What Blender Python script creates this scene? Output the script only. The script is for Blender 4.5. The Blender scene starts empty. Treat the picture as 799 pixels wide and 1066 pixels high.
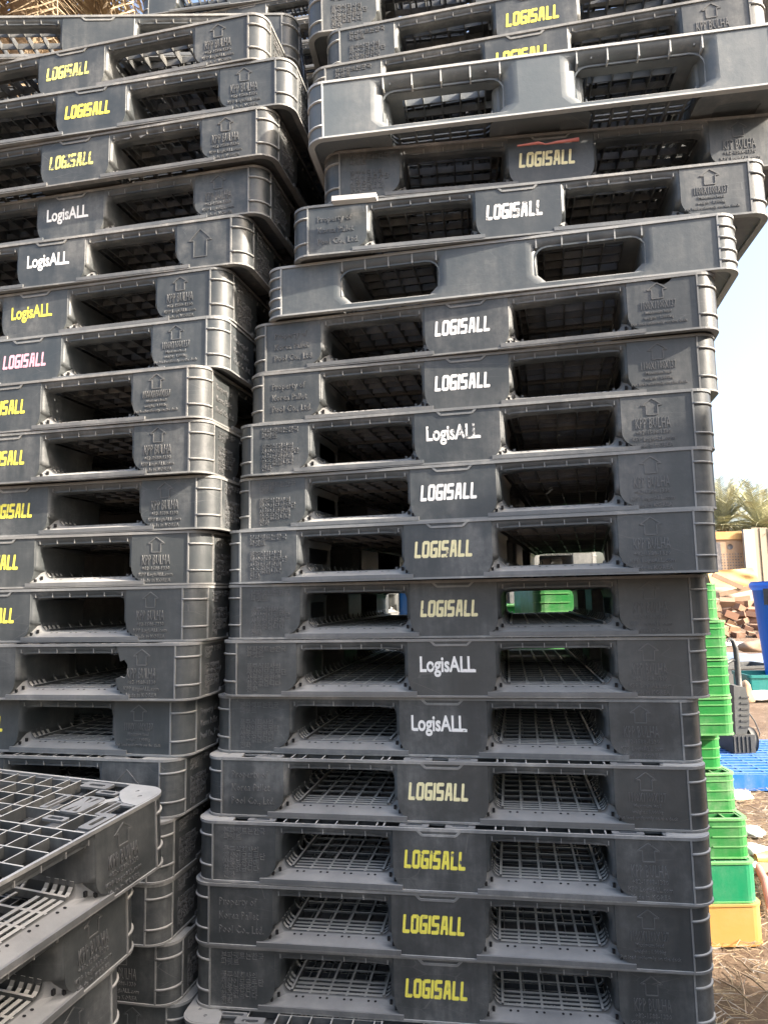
import bpy, bmesh, math, random
from mathutils import Vector, Matrix
from mathutils.geometry import tessellate_polygon
random.seed(7)
R = math.radians
S = bpy.context.scene
COL = S.collection
CZ = 1.29                                        # eye height above the ground

# ------------------------------------------------------------------ camera
cam_d = bpy.data.cameras.new('camera')
cam = bpy.data.objects.new('camera', cam_d); COL.objects.link(cam); S.camera = cam
cam_d.sensor_fit = 'VERTICAL'; cam_d.sensor_height = 24.0
cam_d.lens = 737.3 / 1066 * 24.0
cam_d.clip_start = 0.02; cam_d.clip_end = 3000
PITCH, ROLL = 0.11861, 0.01897
cam.matrix_world = Matrix.Translation((0, 0, CZ)) @ Matrix.Rotation(math.pi / 2 + PITCH, 4, 'X') @ Matrix.Rotation(-ROLL, 4, 'Z')

# ------------------------------------------------------------------ light
SUN = Vector((1.85, -0.88, 1.20)).normalized()
elev = math.asin(SUN.z); azim = math.atan2(SUN.x, SUN.y)
w = bpy.data.worlds.new('World'); S.world = w; w.use_nodes = True
nt = w.node_tree; bg = nt.nodes['Background']
sky = nt.nodes.new('ShaderNodeTexSky'); sky.sky_type = 'NISHITA'; sky.sun_disc = False
sky.sun_elevation = elev; sky.sun_rotation = azim
sky.air_density = 1.0; sky.dust_density = 6.0; sky.ozone_density = 1.0
nt.links.new(sky.outputs[0], bg.inputs[0]); bg.inputs[1].default_value = 0.15
sun_d = bpy.data.lights.new('sun', 'SUN'); sun_d.energy = 4.0; sun_d.angle = R(0.8); sun_d.color = (1.0, 0.89, 0.76)
sun = bpy.data.objects.new('sun', sun_d); COL.objects.link(sun)
sun.rotation_euler = SUN.to_track_quat('Z', 'Y').to_euler(); sun.location = (3, -3, 6)
S.view_settings.view_transform = 'Standard'; S.view_settings.look = 'None'
S.view_settings.exposure = 2.0; S.view_settings.gamma = 1.0
S.cycles.max_bounces = 8; S.cycles.diffuse_bounces = 5

# ------------------------------------------------------------------ materials
def new_mat(name):
    m = bpy.data.materials.new(name); m.use_nodes = True
    return m, m.node_tree, m.node_tree.nodes['Principled BSDF']

def nodes_mix(nt, a, b, fac):
    n = nt.nodes.new('ShaderNodeMix'); n.data_type = 'RGBA'
    for sock, v in ((n.inputs[0], fac), (n.inputs[6], a), (n.inputs[7], b)):
        if isinstance(v, bpy.types.NodeSocket): nt.links.new(v, sock)
        elif isinstance(v, (int, float)): sock.default_value = v
        else: sock.default_value = (*v, 1)
    return n.outputs[2]

def noise(nt, vec, scale, detail=4, rough=0.6, mscale=None):
    if mscale:
        mp = nt.nodes.new('ShaderNodeMapping'); mp.inputs['Scale'].default_value = mscale
        nt.links.new(vec, mp.inputs[0]); vec = mp.outputs[0]
    n = nt.nodes.new('ShaderNodeTexNoise'); n.inputs['Scale'].default_value = scale
    n.inputs['Detail'].default_value = detail; n.inputs['Roughness'].default_value = rough
    nt.links.new(vec, n.inputs['Vector'])
    return n.outputs['Fac']

def ramp(nt, v, lo, hi, a=0.0, b=1.0):
    n = nt.nodes.new('ShaderNodeMapRange'); n.inputs[1].default_value = lo; n.inputs[2].default_value = hi
    n.inputs[3].default_value = a; n.inputs[4].default_value = b
    nt.links.new(v, n.inputs[0]); return n.outputs[0]

def math_n(nt, op, a, b):
    n = nt.nodes.new('ShaderNodeMath'); n.operation = op; n.use_clamp = True
    for sock, v in ((n.inputs[0], a), (n.inputs[1], b)):
        if isinstance(v, bpy.types.NodeSocket): nt.links.new(v, sock)
        else: sock.default_value = v
    return n.outputs[0]

def world_vec(nt):
    """position in the object's own frame, shifted per thing so alike pieces do not repeat"""
    tc = nt.nodes.new('ShaderNodeTexCoord'); oi = nt.nodes.new('ShaderNodeObjectInfo')
    add = nt.nodes.new('ShaderNodeVectorMath'); add.operation = 'ADD'
    sc = nt.nodes.new('ShaderNodeVectorMath'); sc.operation = 'SCALE'; sc.inputs['Scale'].default_value = 7.3
    nt.links.new(oi.outputs['Location'], sc.inputs[0])
    nt.links.new(tc.outputs['Object'], add.inputs[0]); nt.links.new(sc.outputs[0], add.inputs[1])
    return add.outputs[0], oi

def plastic(name, base, dust, up_dust, side_dust, rough=0.5, wear=None, tint=True, spec=0.5, bump=0.25):
    m, nt, p = new_mat(name)
    v, oi = world_vec(nt)
    geo = nt.nodes.new('ShaderNodeNewGeometry')
    sep = nt.nodes.new('ShaderNodeSeparateXYZ'); nt.links.new(geo.outputs['Normal'], sep.inputs[0])
    n1 = noise(nt, v, 9, 6, 0.65); n2 = noise(nt, v, 60, 5, 0.7)
    n3 = noise(nt, v, 16, 5, 0.7, (1, 1, 0.12)); n4 = noise(nt, v, 2.6, 3, 0.5)
    up = math_n(nt, 'MULTIPLY', ramp(nt, sep.outputs[2], 0.25, 0.8), ramp(nt, n1, 0.25, 0.75, up_dust * 0.55, up_dust * 1.25))
    blotch = math_n(nt, 'MULTIPLY', ramp(nt, n1, 0.38, 0.72, 0.12, 1.2), ramp(nt, n3, 0.35, 0.72, 0.15, 1.3))
    blotch = math_n(nt, 'MULTIPLY', blotch, ramp(nt, n4, 0.35, 0.65, 0.35, 1.6))
    fine = ramp(nt, n2, 0.3, 0.8, 0.4, 1.3)
    side = math_n(nt, 'MULTIPLY', math_n(nt, 'MULTIPLY', blotch, fine), side_dust)
    fac = math_n(nt, 'MAXIMUM', up, side)
    col = base
    if tint:
        t = nt.nodes.new('ShaderNodeMix'); t.data_type = 'RGBA'; t.blend_type = 'MULTIPLY'; t.inputs[0].default_value = 1
        t.inputs[6].default_value = (*base, 1); nt.links.new(oi.outputs['Color'], t.inputs[7]); col = t.outputs[2]
    c = nodes_mix(nt, col, dust, fac)
    # fine scuffs: thin bright scratches
    wv = nt.nodes.new('ShaderNodeTexVoronoi'); wv.feature = 'DISTANCE_TO_EDGE'; wv.inputs['Scale'].default_value = 14
    mp = nt.nodes.new('ShaderNodeMapping'); mp.inputs['Scale'].default_value = (0.6, 0.6, 2.6); mp.inputs['Rotation'].default_value = (0.2, 0.4, 0.1)
    nt.links.new(v, mp.inputs[0]); nt.links.new(mp.outputs[0], wv.inputs['Vector'])
    scr = math_n(nt, 'MULTIPLY', ramp(nt, wv.outputs[0], 0.0, 0.012, 1, 0), ramp(nt, noise(nt, v, 5, 3), 0.52, 0.66, 0, 0.2))
    c = nodes_mix(nt, c, tuple(min(1, x * 1.0) for x in dust), scr)
    nt.links.new(c, p.inputs['Base Color'])
    nt.links.new(ramp(nt, fac, 0, 0.7, rough, 0.95), p.inputs['Roughness'])
    p.inputs['Specular IOR Level'].default_value = spec
    b = nt.nodes.new('ShaderNodeBump'); b.inputs['Strength'].default_value = bump; b.inputs['Distance'].default_value = 0.002
    nt.links.new(n2, b.inputs['Height']); nt.links.new(b.outputs[0], p.inputs['Normal'])
    return m

DUST = (0.31, 0.31, 0.30)
M = {}
M['black'] = plastic('black_plastic', (0.034, 0.040, 0.043), DUST, 0.75, 0.34, 0.42)
M['lip'] = plastic('dusty_scuffed_lip', (0.10, 0.106, 0.11), (0.33, 0.325, 0.31), 0.85, 0.4, 0.5)
M['deck'] = plastic('dusty_black_deck', (0.040, 0.045, 0.048), (0.56, 0.54, 0.49), 1.25, 0.20, 0.5)
M['worn'] = plastic('worn_black_plastic_edge', (0.15, 0.155, 0.155), (0.46, 0.45, 0.42), 1.0, 0.6, 0.6)
M['emboss'] = plastic('rubbed_raised_letters', (0.080, 0.085, 0.088), (0.26, 0.25, 0.24), 0.6, 0.35, 0.55)
M['grey_black'] = plastic('faded_grey_plastic', (0.10, 0.10, 0.10), DUST, 0.7, 0.3, 0.55)
M['hole'] = plastic('dark_hole', (0.008, 0.008, 0.009), DUST, 0.0, 0.0, 0.9, tint=False)
M['green'] = plastic('green_plastic', (0.012, 0.17, 0.035), (0.22, 0.27, 0.18), 0.45, 0.40, 0.35)
M['green_edge'] = plastic('rubbed_green_plastic', (0.09, 0.29, 0.09), (0.28, 0.36, 0.24), 0.35, 0.2, 0.5)
M['teal'] = plastic('teal_green_plastic', (0.004, 0.20, 0.085), (0.25, 0.33, 0.25), 0.3, 0.3, 0.35)
M['yellow'] = plastic('yellow_plastic', (0.44, 0.24, 0.065), (0.44, 0.34, 0.2), 0.35, 0.3, 0.45)
M['blue'] = plastic('blue_plastic', (0.008, 0.115, 0.42), (0.3, 0.33, 0.38), 0.25, 0.3, 0.35)
M['blue_bin'] = plastic('blue_bin_plastic', (0.008, 0.15, 0.72), (0.3, 0.33, 0.4), 0.15, 0.08, 0.35)
M['teal_crate'] = plastic('teal_crate_plastic', (0.006, 0.16, 0.15), (0.25, 0.3, 0.3), 0.15, 0.1, 0.4)
M['machine'] = plastic('dark_machine_plastic', (0.025, 0.03, 0.035), (0.2,.19,.17), 0.3, 0.3, 0.5, tint=False)
M['red'] = plastic('faded_red_plastic', (0.50, 0.13, 0.10), (0.45, 0.3, 0.26), 0.4, 0.4, 0.5, tint=False)
M['white'] = plastic('white_plastic', (0.5, 0.5, 0.49), (0.35, 0.32, 0.28), 0.2, 0.25, 0.6, tint=False)
M['tarp'] = plastic('tan_tarp', (0.36, 0.21, 0.07), (0.42, 0.32, 0.2), 0.6, 0.5, 0.8, tint=False)
M['bluetarp'] = plastic('blue_grey_tarp', (0.08, 0.14, 0.25), (0.3, 0.3, 0.3), 0.3, 0.4, 0.7, tint=False)
M['cloth'] = plastic('pale_cloth', (0.34, 0.26, 0.2), (0.42, 0.33, 0.26), 0.4, 0.5, 0.9, tint=False)
M['post'] = plastic('white_post', (0.3, 0.29, 0.27), (0.25, 0.22, 0.2), 0.3, 0.4, 0.8, tint=False)
M['wood'] = plastic('weathered_wood', (0.24, 0.16, 0.10), (0.30, 0.25, 0.2), 0.5, 0.6, 0.85)
M['brick'] = plastic('split_wood', (0.17, 0.095, 0.06), (0.26, 0.19, 0.14), 0.6, 0.5, 0.9)
M['panel'] = plastic('beige_panel', (0.27, 0.235, 0.18), (0.25, 0.22, 0.18), 0.5, 0.4, 0.8, tint=False)
M['stencil'] = plastic('dark_stencil_ink', (0.06, 0.06, 0.07), (0.3, 0.28, 0.27), 0.2, 0.6, 0.9, tint=False)
M['steel'] = plastic('grey_metal', (0.05, 0.056, 0.06), (0.2, 0.19, 0.18), 0.4, 0.3, 0.45, tint=False)

def ink(name, col, worn):
    m, nt, p = new_mat(name)
    v, oi = world_vec(nt)
    f = math_n(nt, 'MAXIMUM', ramp(nt, noise(nt, v, 45, 6, 0.8), worn, worn + 0.06), ramp(nt, noise(nt, v, 160, 3, 0.8), 0.55, 0.8, 0, 0.5))
    c = nodes_mix(nt, col, (0.09, 0.095, 0.10), f)
    nt.links.new(c, p.inputs['Base Color']); p.inputs['Roughness'].default_value = 0.6
    return m
INK = {'yellow': ink('yellow_print', (0.80, 0.72, 0.10), 0.60), 'cream': ink('cream_print', (0.78, 0.72, 0.42), 0.60),
       'white': ink('white_print', (0.78, 0.78, 0.76), 0.60), 'pink': ink('pink_print', (0.78, 0.42, 0.50), 0.60),
       'worn_white': ink('worn_white_print', (0.78, 0.78, 0.76), 0.53), 'worn_yellow': ink('worn_yellow_print', (0.78, 0.74, 0.2), 0.52)}

# ------------------------------------------------------------------ mesh helpers
class MB:
    def __init__(s): s.v = []; s.f = []; s.m = []; s.sm = []
    def add(s, vs, fs, mi=0, smooth=False):
        o = len(s.v); s.v += [tuple(a) for a in vs]
        for f in fs: s.f.append([i + o for i in f]); s.m.append(mi); s.sm.append(smooth)
    def box(s, x0, x1, y0, y1, z0, z1, mi=0):
        s.add([(x0, y0, z0), (x1, y0, z0), (x1, y1, z0), (x0, y1, z0), (x0, y0, z1), (x1, y0, z1), (x1, y1, z1), (x0, y1, z1)],
              [(0, 3, 2, 1), (4, 5, 6, 7), (0, 1, 5, 4), (1, 2, 6, 5), (2, 3, 7, 6), (3, 0, 4, 7)], mi)
    def obox(s, c, ax, ay, az, mi=0):
        """oriented box from centre and three half-axis vectors"""
        c, ax, ay, az = map(Vector, (c, ax, ay, az))
        vs = [c + ax * i + ay * j + az * k for k in (-1, 1) for j in (-1, 1) for i in (-1, 1)]
        s.add(vs, [(0, 2, 3, 1), (4, 5, 7, 6), (0, 1, 5, 4), (1, 3, 7, 5), (3, 2, 6, 7), (2, 0, 4, 6)], mi)
    def bar(s, a, b, wd, th, up=(0, 0, 1), mi=0):
        a, b, up = Vector(a), Vector(b), Vector(up)
        d = (b - a); L = d.length
        if L < 1e-9: return
        d /= L; side = d.cross(up)
        if side.length < 1e-6: side = d.cross(Vector((1, 0, 0)))
        side.normalize(); u = side.cross(d)
        s.obox((a + b) / 2, d * L / 2, side * wd / 2, u * th / 2, mi)
    def tube(s, pts, r, n=8, mi=0, cap=True):
        pts = [Vector(p) for p in pts]; rs = r if isinstance(r, (list, tuple)) else [r] * len(pts)
        vs = []; fs = []
        for i, p in enumerate(pts):
            d = (pts[min(i + 1, len(pts) - 1)] - pts[max(i - 1, 0)]).normalized()
            a = d.cross(Vector((0, 0, 1)))
            if a.length < 1e-3: a = d.cross(Vector((1, 0, 0)))
            a.normalize(); b = d.cross(a)
            for k in range(n):
                t = 2 * math.pi * k / n; vs.append(p + (a * math.cos(t) + b * math.sin(t)) * rs[i])
        for i in range(len(pts) - 1):
            for k in range(n):
                fs.append((i * n + k, i * n + (k + 1) % n, (i + 1) * n + (k + 1) % n, (i + 1) * n + k))
        if cap: fs += [tuple(range(n)), tuple(range((len(pts) - 1) * n, len(pts) * n))[::-1]]
        s.add(vs, fs, mi, True)
    def ring(s, loop_out, loop_in, z0, z1, mi=0):
        """flat ring between two loops of equal length, from z0 to z1"""
        n = len(loop_out)
        vs = [(x, y, z0) for x, y in loop_out] + [(x, y, z0) for x, y in loop_in] + [(x, y, z1) for x, y in loop_out] + [(x, y, z1) for x, y in loop_in]
        fs = []
        for i in range(n):
            j = (i + 1) % n
            fs += [(i, j, 2 * n + j, 2 * n + i), (n + j, n + i, 3 * n + i, 3 * n + j), (2 * n + i, 2 * n + j, 3 * n + j, 3 * n + i), (j, i, n + i, n + j)]
        s.add(vs, fs, mi)
    def plate(s, outer, holes, z0, z1, mi=0):
        """horizontal plate with holes; loops of (x, y)"""
        loops = [outer] + holes
        tris = tessellate_polygon([[Vector((x, y, 0)) for x, y in l] for l in loops])
        flat = [p for l in loops for p in l]; n = len(flat)
        vs = [(x, y, z1) for x, y in flat] + [(x, y, z0) for x, y in flat]
        fs = []
        for t in tris:
            a, b, c = (Vector((*flat[i], 0)) for i in t)
            up = (b - a).cross(c - a).z > 0
            t = tuple(t) if up else tuple(reversed(t))
            fs += [t, tuple(i + n for i in reversed(t))]
        o = 0
        for l in loops:
            m = len(l)
            for i in range(m): fs.append((o + i, o + (i + 1) % m, n + o + (i + 1) % m, n + o + i))
            o += m
        s.add(vs, fs, mi)
    def mesh(s, name, mats, fix=False):
        me = bpy.data.meshes.new(name); me.from_pydata(s.v, [], s.f)
        for m in mats: me.materials.append(m)
        me.polygons.foreach_set('material_index', s.m); me.polygons.foreach_set('use_smooth', s.sm)
        if fix:
            bm = bmesh.new(); bm.from_mesh(me); bmesh.ops.recalc_face_normals(bm, faces=bm.faces); bm.to_mesh(me); bm.free()
        me.update(); return me

def link(name, data, parent=None, loc=(0, 0, 0), rot=(0, 0, 0)):
    o = bpy.data.objects.new(name, data); COL.objects.link(o)
    o.location = loc; o.rotation_euler = rot
    if parent: o.parent = parent
    return o
def tag(o, label=None, cat=None, group=None, kind=None):
    if label: o['label'] = label
    if cat: o['category'] = cat
    if group: o['group'] = group
    if kind: o['kind'] = kind
    return o

def rrect(hx, hy, r, n=5, cx=0, cy=0):
    pts = []
    for qx, qy, a0 in ((1, 1, 0), (-1, 1, 90), (-1, -1, 180), (1, -1, 270)):
        for k in range(n + 1):
            t = R(a0 + 90 * k / n)
            pts.append((cx + qx * (hx - r) + r * math.cos(t), cy + qy * (hy - r) + r * math.sin(t)))
    return pts

# ------------------------------------------------------------------ the pallet
HALF = 0.55; RC = 0.042; H = 0.129
def resample(path, n):
    """n points evenly along a closed loop"""
    L = [0]
    for i in range(len(path)): L.append(L[-1] + math.dist(path[i], path[(i + 1) % len(path)]))
    out = []; j = 0
    for k in range(n):
        d = L[-1] * k / n
        while L[j + 1] < d: j += 1
        t = (d - L[j]) / max(1e-9, L[j + 1] - L[j]); a = path[j]; b = path[(j + 1) % len(path)]
        out.append((a[0] + (b[0] - a[0]) * t, a[1] + (b[1] - a[1]) * t))
    return out
def arc(cx, cz, r, a0, a1, n=4, rz=None):
    rz = rz or r
    return [(cx + r * math.cos(R(a0 + (a1 - a0) * k / n)), cz + rz * math.sin(R(a0 + (a1 - a0) * k / n))) for k in range(n + 1)]

def opening_loops(mirror, style, bite):
    """outer outline on the face and inner outline in the tunnel, matched side by side (s, z)"""
    h = 0.147 if style == 'tall' else H
    if style == 'tall':
        o_l, o_r, i_l, i_r, zt, zi = 0.048, 0.392, 0.092, 0.358, h - 0.004, h - 0.036
    elif style == 'plain':
        o_l, o_r, i_l, i_r, zt, zi = 0.092, 0.372, 0.118, 0.348, h - 0.004, h - 0.030
    else:
        o_l, o_r, i_l, i_r, zt, zi = 0.099, 0.361, 0.108, 0.351, h - 0.003, h - 0.023
    n = 7
    def side(pa, pb): return [(pa[0] + (pb[0] - pa[0]) * k / n, pa[1] + (pb[1] - pa[1]) * k / n) for k in range(n)]
    if style == 'std':
        fl = 0.034; zl = 0.0115; zb = 0.0250; rc = 0.022; rt = 0.015
        bot_o = side((0.080, zl), (0.397, zl)); bot_i = side((i_l + rc, zb), (i_r - rc, zb))
        A8 = [R(90 * k / 8) for k in range(8)]
        fr_o = [(0.397 - (0.397 - o_r) * math.sin(a), zl + fl * (1 - math.cos(a))) for a in A8]
        fr_i = [(i_r - rc + rc * math.sin(a), zb + rc - rc * math.cos(a)) for a in A8]
        rs_o = side((o_r, zl + fl), (o_r, zt)); rs_i = side((i_r, zb + rc), (i_r, zi - rt))
        tp_o = side((o_r, zt), (o_l, zt)); q = side((i_r - rt, zi), (i_l + rt, zi)); tp_i = [(i_r - rt * .3, zi - rt * .3)] + [q[0]] + q[2:]
        ls_o = side((o_l, zt), (o_l, zl + fl)); q = side((i_l, zi - rt), (i_l, zb + rc)); ls_i = [(i_l + rt * .3, zi - rt * .3)] + [q[0]] + q[2:]
        fl_o = [(o_l - (o_l - 0.080) * (1 - math.cos(a)), zl + fl * (1 - math.sin(a))) for a in A8]
        fl_i = [(i_l + rc * (1 - math.cos(a)), zb + rc - rc * math.sin(a)) for a in A8]
        O = bot_o + fr_o + rs_o + tp_o + ls_o + fl_o; I = bot_i + fr_i + rs_i + tp_i + ls_i + fl_i
    else:
        O = []; I = []
        for (a, b, c, d) in (((o_l + .02, .013), (o_r - .02, .013), (i_l + .02, .020), (i_r - .02, .020)),
                             ((o_r - .02, .013), (o_r, .033), (i_r - .02, .020), (i_r, .040)),
                             ((o_r, .033), (o_r, zt), (i_r, .040), (i_r, zi)),
                             ((o_r, zt), (o_l, zt), (i_r, zi), (i_l, zi)),
                             ((o_l, zt), (o_l, .033), (i_l, zi), (i_l, .040)),
                             ((o_l, .033), (o_l + .02, .013), (i_l, .040), (i_l + .02, .020))):
            O += side(a, b); I += side(c, d)
    if bite and not mirror:
        rnd = random.Random(3)
        k0 = 15; new = [(0.361, .050), (0.372, .054), (0.383, .051), (0.392, .066), (0.389, .082), (0.381, .093), (0.371, .089)]
        O[k0:k0 + 7] = new
    if mirror: O = [(-x, z) for x, z in O]; I = [(-x, z) for x, z in I]
    return O, I

def side_wall_mesh(style='std', bite=False, chip=False, band_gap=False):
    h = 0.147 if style == 'tall' else H
    mb = MB(); Y = -HALF
    rad = 0.050 if style == 'tall' else (0.016 if style == 'plain' else 0.034)
    zl = 0.0115
    top = [(0.51, h - 0.002), (-0.51, h - 0.002)]
    if chip: top = [(0.51, h - .002), (0.462, h - .002), (0.452, h - .012), (0.440, h - .019), (0.415, h - .008), (0.395, h - .002), (-0.51, h - .002)]
    outer = [(-0.51, 0.002), (0.51, 0.002)] + top
    loops = [outer]; pairs = []
    for mir in (False, True):
        O, I = opening_loops(mir, style, bite); pairs.append((O, I, mir)); loops.append(O)
    tris = tessellate_polygon([[Vector((x, z, 0)) for x, z in l] for l in loops])
    flat = [p for l in loops for p in l]
    fs = []
    for t in tris:
        a, b, c = (Vector((*flat[i], 0)) for i in t)
        fs.append(tuple(t) if (b - a).cross(c - a).z > 0 else tuple(reversed(t)))
    mb.add([(x, Y, z) for x, z in flat], fs)
    for O, I, mir in pairs:
        n = len(O); rings = []; low = [z < 0.0440 for x, z in O]; rs = 0.016 if style == 'std' else rad
        if style == 'std':
            rings.append([(o[0], Y, o[1]) for o in O])
            rings.append([(o[0], Y + min(rad, max(0.0006, (o[1] - zl) * 1.1)) if lw else Y + 0.0004, o[1]) for o, lw in zip(O, low)])
            base = rings[-1]
            for t in (0.2, 0.4, 0.62, 0.82, 1.0):
                a = t * math.pi / 2; lat = math.sin(a); dep = rs * (1 - math.cos(a))
                rings.append([(b[0] + (i[0] - b[0]) * (t if lw else lat), (b[1] + (Y + rad - b[1]) * t) if lw else Y + dep, b[2] + (i[1] - b[2]) * (t if lw else lat)) for b, i, lw in zip(base, I, low)])
            rings.append([(i[0], Y + rad, i[1]) for i in I])
        else:
            for t in (0, 0.15, 0.33, 0.55, 0.78, 1.0):
                a = t * math.pi / 2; lat = math.sin(a); dep = rad * (1 - math.cos(a))
                rings.append([(o[0] + (i[0] - o[0]) * lat, Y + dep, o[1] + (i[1] - o[1]) * lat) for o, i in zip(O, I)])
        rings.append([(x, Y + 0.20, z) for x, z in I])
        vs = [p for r in rings for p in r]; fs = []; fl_ = []
        for r in range(len(rings) - 1):
            for k in range(n):
                last = r == len(rings) - 2
                if last and (k < 13 or k >= n - 6): continue      # tunnel floor stays open: the deck grid is there
                if last and 22 <= k < 29: continue
                if bite and not mir and 15 <= k < 22:
                    if r == 0:
                        a_, b_ = O[k], O[(k + 1) % n]
                        mb.add([(a_[0], Y, a_[1]), (b_[0], Y, b_[1]), (b_[0] + .001, Y + .005, b_[1]), (a_[0] + .001, Y + .005, a_[1])], [(0, 3, 2, 1)], 1)
                    continue
                q = (r * n + k, r * n + (k + 1) % n, (r + 1) * n + (k + 1) % n, (r + 1) * n + k)
                q = q if mir else q[::-1]
                if style == 'std' and 0 < r < len(rings) - 2 and low[k] and low[(k + 1) % n]: fl_.append(q)
                else: fs.append(q)
        mb.add(vs, fs, 0, True)
        if fl_: mb.add(vs, fl_, 3, True)
        sg = -1 if mir else 1
        if style == 'std':
            # band over the opening with its small ribs
            x0, x1 = sorted((0.101 * sg, 0.361 * sg))
            if band_gap and mir is False:
                mb.box(x0 + .10, x1, Y + 0.006, Y + 0.0095, h - 0.021, h - 0.003)
                mb.add([(x0, Y + .006, h - .003), (x0 + .10, Y + .006, h - .003), (x0 + .10, Y + .006, h - .019), (x0 + .085, Y + .006, h - .026), (x0 + .075, Y + .006, h - .012), (x0 + .05, Y + .006, h - .024), (x0 + .02, Y + .006, h - .018), (x0, Y + .006, h - .03)],
                       [tuple(range(8))[::-1]], 1)
            else: mb.box(x0, x1, Y + 0.005, Y + 0.0085, h - 0.0215, h - 0.003)
            for k in range(6):
                sx = sg * (0.112 + k * 0.0473)
                mb.box(sx - 0.0010, sx + 0.0010, Y + 0.0012, Y + 0.0075, h - 0.0205, h - 0.004, 1)
            # lip at the foot of the opening and its drain holes
            x0, x1 = sorted((0.079 * sg, 0.397 * sg))
            mb.box(x0, x1, Y - 0.0045, Y + 0.0006, 0.0035, 0.0125, 3)
            for k in range(4):
                for e in (-0.0075, 0.0075):
                    sx = sg * (0.151 + k * 0.0535) + e; dep = 0.024
                    zz = zl + 0.0135 * (dep / rad) + 0.0007
                    mb.add([(sx + 0.0030 * math.cos(q * math.pi / 3), Y + dep + 0.0032 * math.sin(q * math.pi / 3), zz + 0.0006 * math.sin(q * math.pi / 3)) for q in range(6)], [tuple(range(6))], 2)
            for sx, zz, dep in ((0.0965, 0.0185, .011), (0.1085, 0.0255, .019), (0.3705, 0.0185, .011), (0.357, 0.0255, .019)):
                mb.obox((sx * sg, Y + dep, zz), (0.0026, 0, 0), (0, 0.0022, 0), (0, 0, 0.0042), 2)
        else:
            i_l, i_r = (0.082, 0.366) if style == 'tall' else (0.112, 0.355)
            zb = h - (0.036 if style == 'tall' else 0.028); dep = 0.022 if style == 'tall' else 0.010
            x0, x1 = sorted(((i_l - 0.02) * sg, (i_r + 0.02) * sg))
            mb.box(x0, x1, Y + dep, Y + dep + 0.003, zb, h - 0.003)
            nr = 5
            for k in range(nr):
                sx = sg * (i_l + 0.005 + k * (i_r - i_l - 0.01) / (nr - 1))
                mb.box(sx - 0.0016, sx + 0.0016, Y - 0.0002, Y + dep + 0.001, zb - 0.001, h - 0.004, 1)
            # bead that frames the opening
            ins = -0.006
            path = [(i_l - ins - .004, 0.020)] + arc(i_l + .03, zb - .030, .032, 180, 90, 4) + arc(i_r - .03, zb - .030, .032, 90, 0, 4) + [(i_r + ins + .004, 0.020)]
            for a, b in zip(path[:-1], path[1:]):
                mb.bar((a[0] * sg, Y + dep - .004, a[1]), (b[0] * sg, Y + dep - .004, b[1]), 0.004, 0.003, (0, -1, 0), 0)
    if style == 'std':
        if not chip or True:
            path = [(-0.047, h - 0.003), (-0.036, h - 0.0135), (0.036, h - 0.0135), (0.047, h - 0.003)]
            for a, b in zip(path[:-1], path[1:]):
                mb.bar((a[0], Y - 0.0008, a[1]), (b[0], Y - 0.0008, b[1]), 0.0046, 0.0026, (0, -1, 0), 1)
        for sx in (-0.17, 0.17): pass
    return mb.mesh('side_wall_' + style, [M['black'], M['worn'], M['hole'], M['lip']], False)

def corner_mesh(h=H, nrib=2):
    """rounded corner at (+x, -y) with its upright and level ribs"""
    mb = MB(); n = 7; c = HALF - RC
    def ringpts(r, z, n=n): return [(c + r * math.sin(R(90 * k / n)), -c - r * math.cos(R(90 * k / n)), z) for k in range(n + 1)]
    a = ringpts(RC, 0.002); b = ringpts(RC, h - 0.002)
    mb.add(a + b, [(k, k + 1, n + 2 + k, n + 1 + k) for k in range(n)], 0, True)
    zs = (0.034, 0.098) if nrib == 2 else (0.022, 0.048, 0.075, 0.102)
    for z in zs:
        lo = ringpts(RC + 0.0035, z - 0.0018); hi = ringpts(RC + 0.0035, z + 0.0018); li = ringpts(RC - .001, z - 0.0022); hi2 = ringpts(RC - .001, z + 0.0022)
        vs = lo + hi + li + hi2; m = n + 1; fs = []
        for k in range(n): fs += [(k, k + 1, m + k + 1, m + k), (m + k, m + k + 1, 3 * m + k + 1, 3 * m + k), (2 * m + k, 2 * m + k + 1, k + 1, k)]
        fs += [(0, m, 3 * m, 2 * m), (n, 2 * m + n, 3 * m + n, m + n)]
        mb.add(vs, fs, 1, True)
    mb.box(c - 0.0018, c + 0.0018, -HALF - 0.0028, -HALF + 0.004, 0.003, h - 0.003, 1)
    mb.box(HALF - 0.004, HALF + 0.0028, -c - 0.0018, -c + 0.0018, 0.003, h - 0.003, 1)
    return mb.mesh('corner_wall', [M['black'], M['worn']])

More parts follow.
